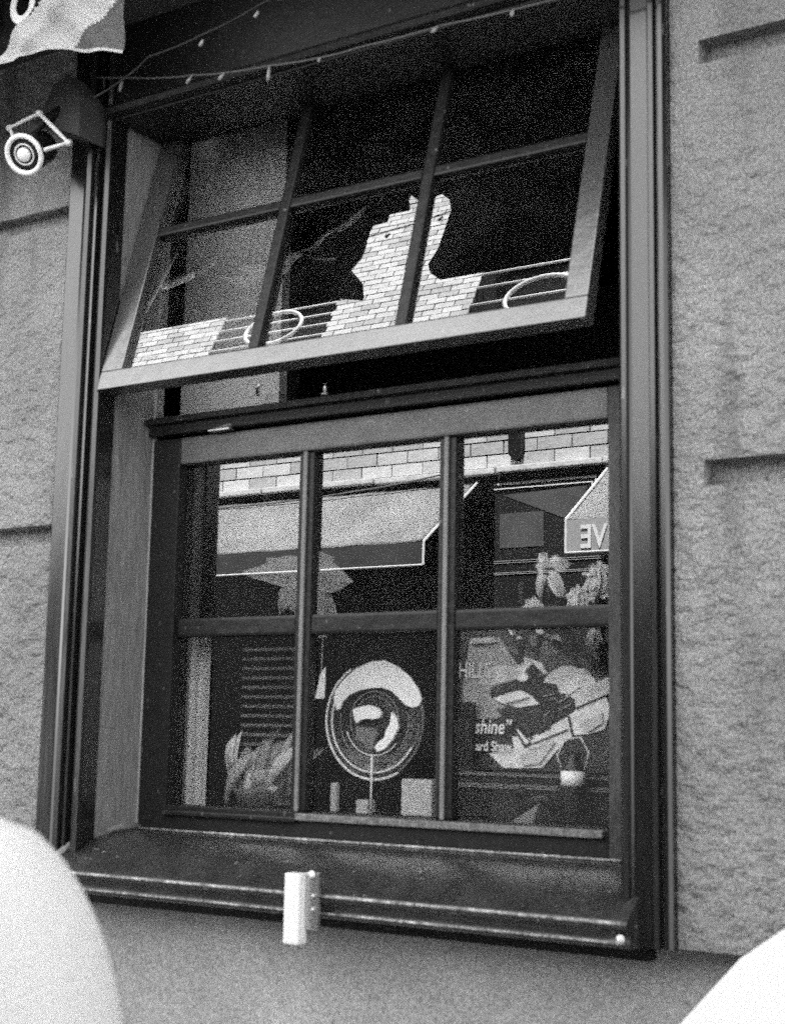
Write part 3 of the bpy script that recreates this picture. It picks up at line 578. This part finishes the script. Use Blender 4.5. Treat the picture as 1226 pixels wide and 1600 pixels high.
# awnings
GA = 'cloth awnings across the lane'
def awning(x0, x1, ytop, ztop, yb, zb, zv, cloth, val, label):
    a = thing('shop_awning', label, 'awning', (0, FY, ztop), GA)
    L = lambda y, z: (y-FY, z-ztop)
    n = 14; bm = bmesh.new(); g = []
    for i in range(41):
        x = x0+(x1-x0)*i/40; g.append([bm.verts.new((x, *L(ytop+(yb-ytop)*j/n, ztop+(zb-ztop)*j/n - .012*math.sin(math.pi*j/n) + .004*math.sin(i*1.3+j)))) for j in range(n+1)])
    for i in range(40):
        for j in range(n): bm.faces.new((g[i][j], g[i+1][j], g[i+1][j+1], g[i][j+1]))
    bmesh.ops.solidify(bm, geom=bm.faces[:], thickness=.004)
    link('awning_cloth', mesh(bm, 'awning_cloth', True), a, cloth)
    y_, z_ = L(yb, zb); box('valance', x0, y_-.003, zv-ztop, x1, y_+.004, z_-.001, val, a, 0)
    bm = bmesh.new(); r = .009
    for X in (x0, x1):
        tube_bm(bm, [(X, *L(ytop, ztop+.004)), (X, *L(yb, zb+.004)), (X, *L(yb+.003, zv))], r, 6)
    tube_bm(bm, [(x0, *L(yb+.005, zv)), (x1, *L(yb+.005, zv))], r*.8, 6)
    link('piping', mesh(bm, 'piping'), a, 'piping')
    for X in (x0+.03, x1-.03): tube('arm', [(X, *L(ytop, zb-.02)), (X, *L(yb-.02, zb-.02))], .012, 'sash_paint', a, 6)
    return a
a1 = awning(-5.2, -1.91, FY-.0, 1.79, -4.35, 1.33, 1.19, 'awning_cloth', 'awning_valance', 'wide plain grey awning with dark valance reflected in the left and middle panes')
a2 = awning(-.99, 2.0, FY-.0, 1.82, -4.40, 1.41, 1.22, 'awning_cloth', 'grey_panel', 'awning with white lettering on its valance reflected at the right pane')
text('lettering', 'LIVE', .185, 'white_print', a2, Matrix.Translation((-.62, -4.392-FY+.006, 1.245-1.82)) @ Matrix.Rotation(R(180), 4, 'Z') @ Matrix.Rotation(R(90), 4, 'X'), .001, .8, bold=.003)
# cable sagging across the front
o = tube('cable', catenary([(-6.2,-4.93,1.74),(-3.9,-4.93,1.755),(-2.82,-4.93,1.79),(-2.0,-4.93,1.87)], .01, 8), .006, 'rail_paint'); o['label'] = 'thin cable slung along the ledge above the grey awning'; o['category'] = 'cable'
# ================================================================ FOREGROUND
ch = thing('shell_chair', 'tall white shell chair with rounded back standing close at lower left', 'chair', (1.604, -2.16, G))
FWD = Vector((math.sin(R(33))*-1, math.cos(R(33)), 0)); RT = Vector((math.cos(R(33)), math.sin(R(33)), 0))
bm = bmesh.new(); g = []
NU, NV = 36, 26
for j in range(NV+1):
    t = j/NV; zz = .48 + .685*t
    hw = .175*max(0, 1-((t-.4)/.6)**3.0)**.5 if t > .4 else .175
    hw = max(hw, .002)
    g.append([bm.verts.new(RT*(hw*math.sin(math.pi*(i/NU-.5))) + FWD*(-.13*hw/.165*math.cos(math.pi*(i/NU-.5)) + .07) + Vector((0,0,zz))) for i in range(NU+1)])
for j in range(NV):
    for i in range(NU): bm.faces.new((g[j][i], g[j][i+1], g[j+1][i+1], g[j+1][i]))
bmesh.ops.solidify(bm, geom=bm.faces[:], thickness=.02)
link('shell', mesh(bm, 'shell', True), ch, 'white_plastic')
lathe('seat', [(.18,.42),(.2,.45),(.2,.49),(.17,.51)], 'white_plastic', ch, 32)
for a in (45, 135, 225, 315): tube('leg', [(.12*math.cos(R(a)), .12*math.sin(R(a)), .43), (.2*math.cos(R(a)), .2*math.sin(R(a)), 0)], [.018,.011], 'white_plastic', ch)
ab = thing('pale_wedge_panel', 'blank white panel added as the pale wedge at lower right, edge slanting', 'board', (1.9, -.5, G))  # white panel added to fill the pale wedge
prism('panel', [(-.42,.55),(-.137,.86),(-.06,.915),(.15,1.02),(.42,.9),(.14,.55)], -.012, .012, 'y', 'white_plastic', ab, .003)
for x in (-.25, .05): tube('leg', [(x,0,.56),(x-.03,-.0,.0)], .014, 'sash_paint', ab)
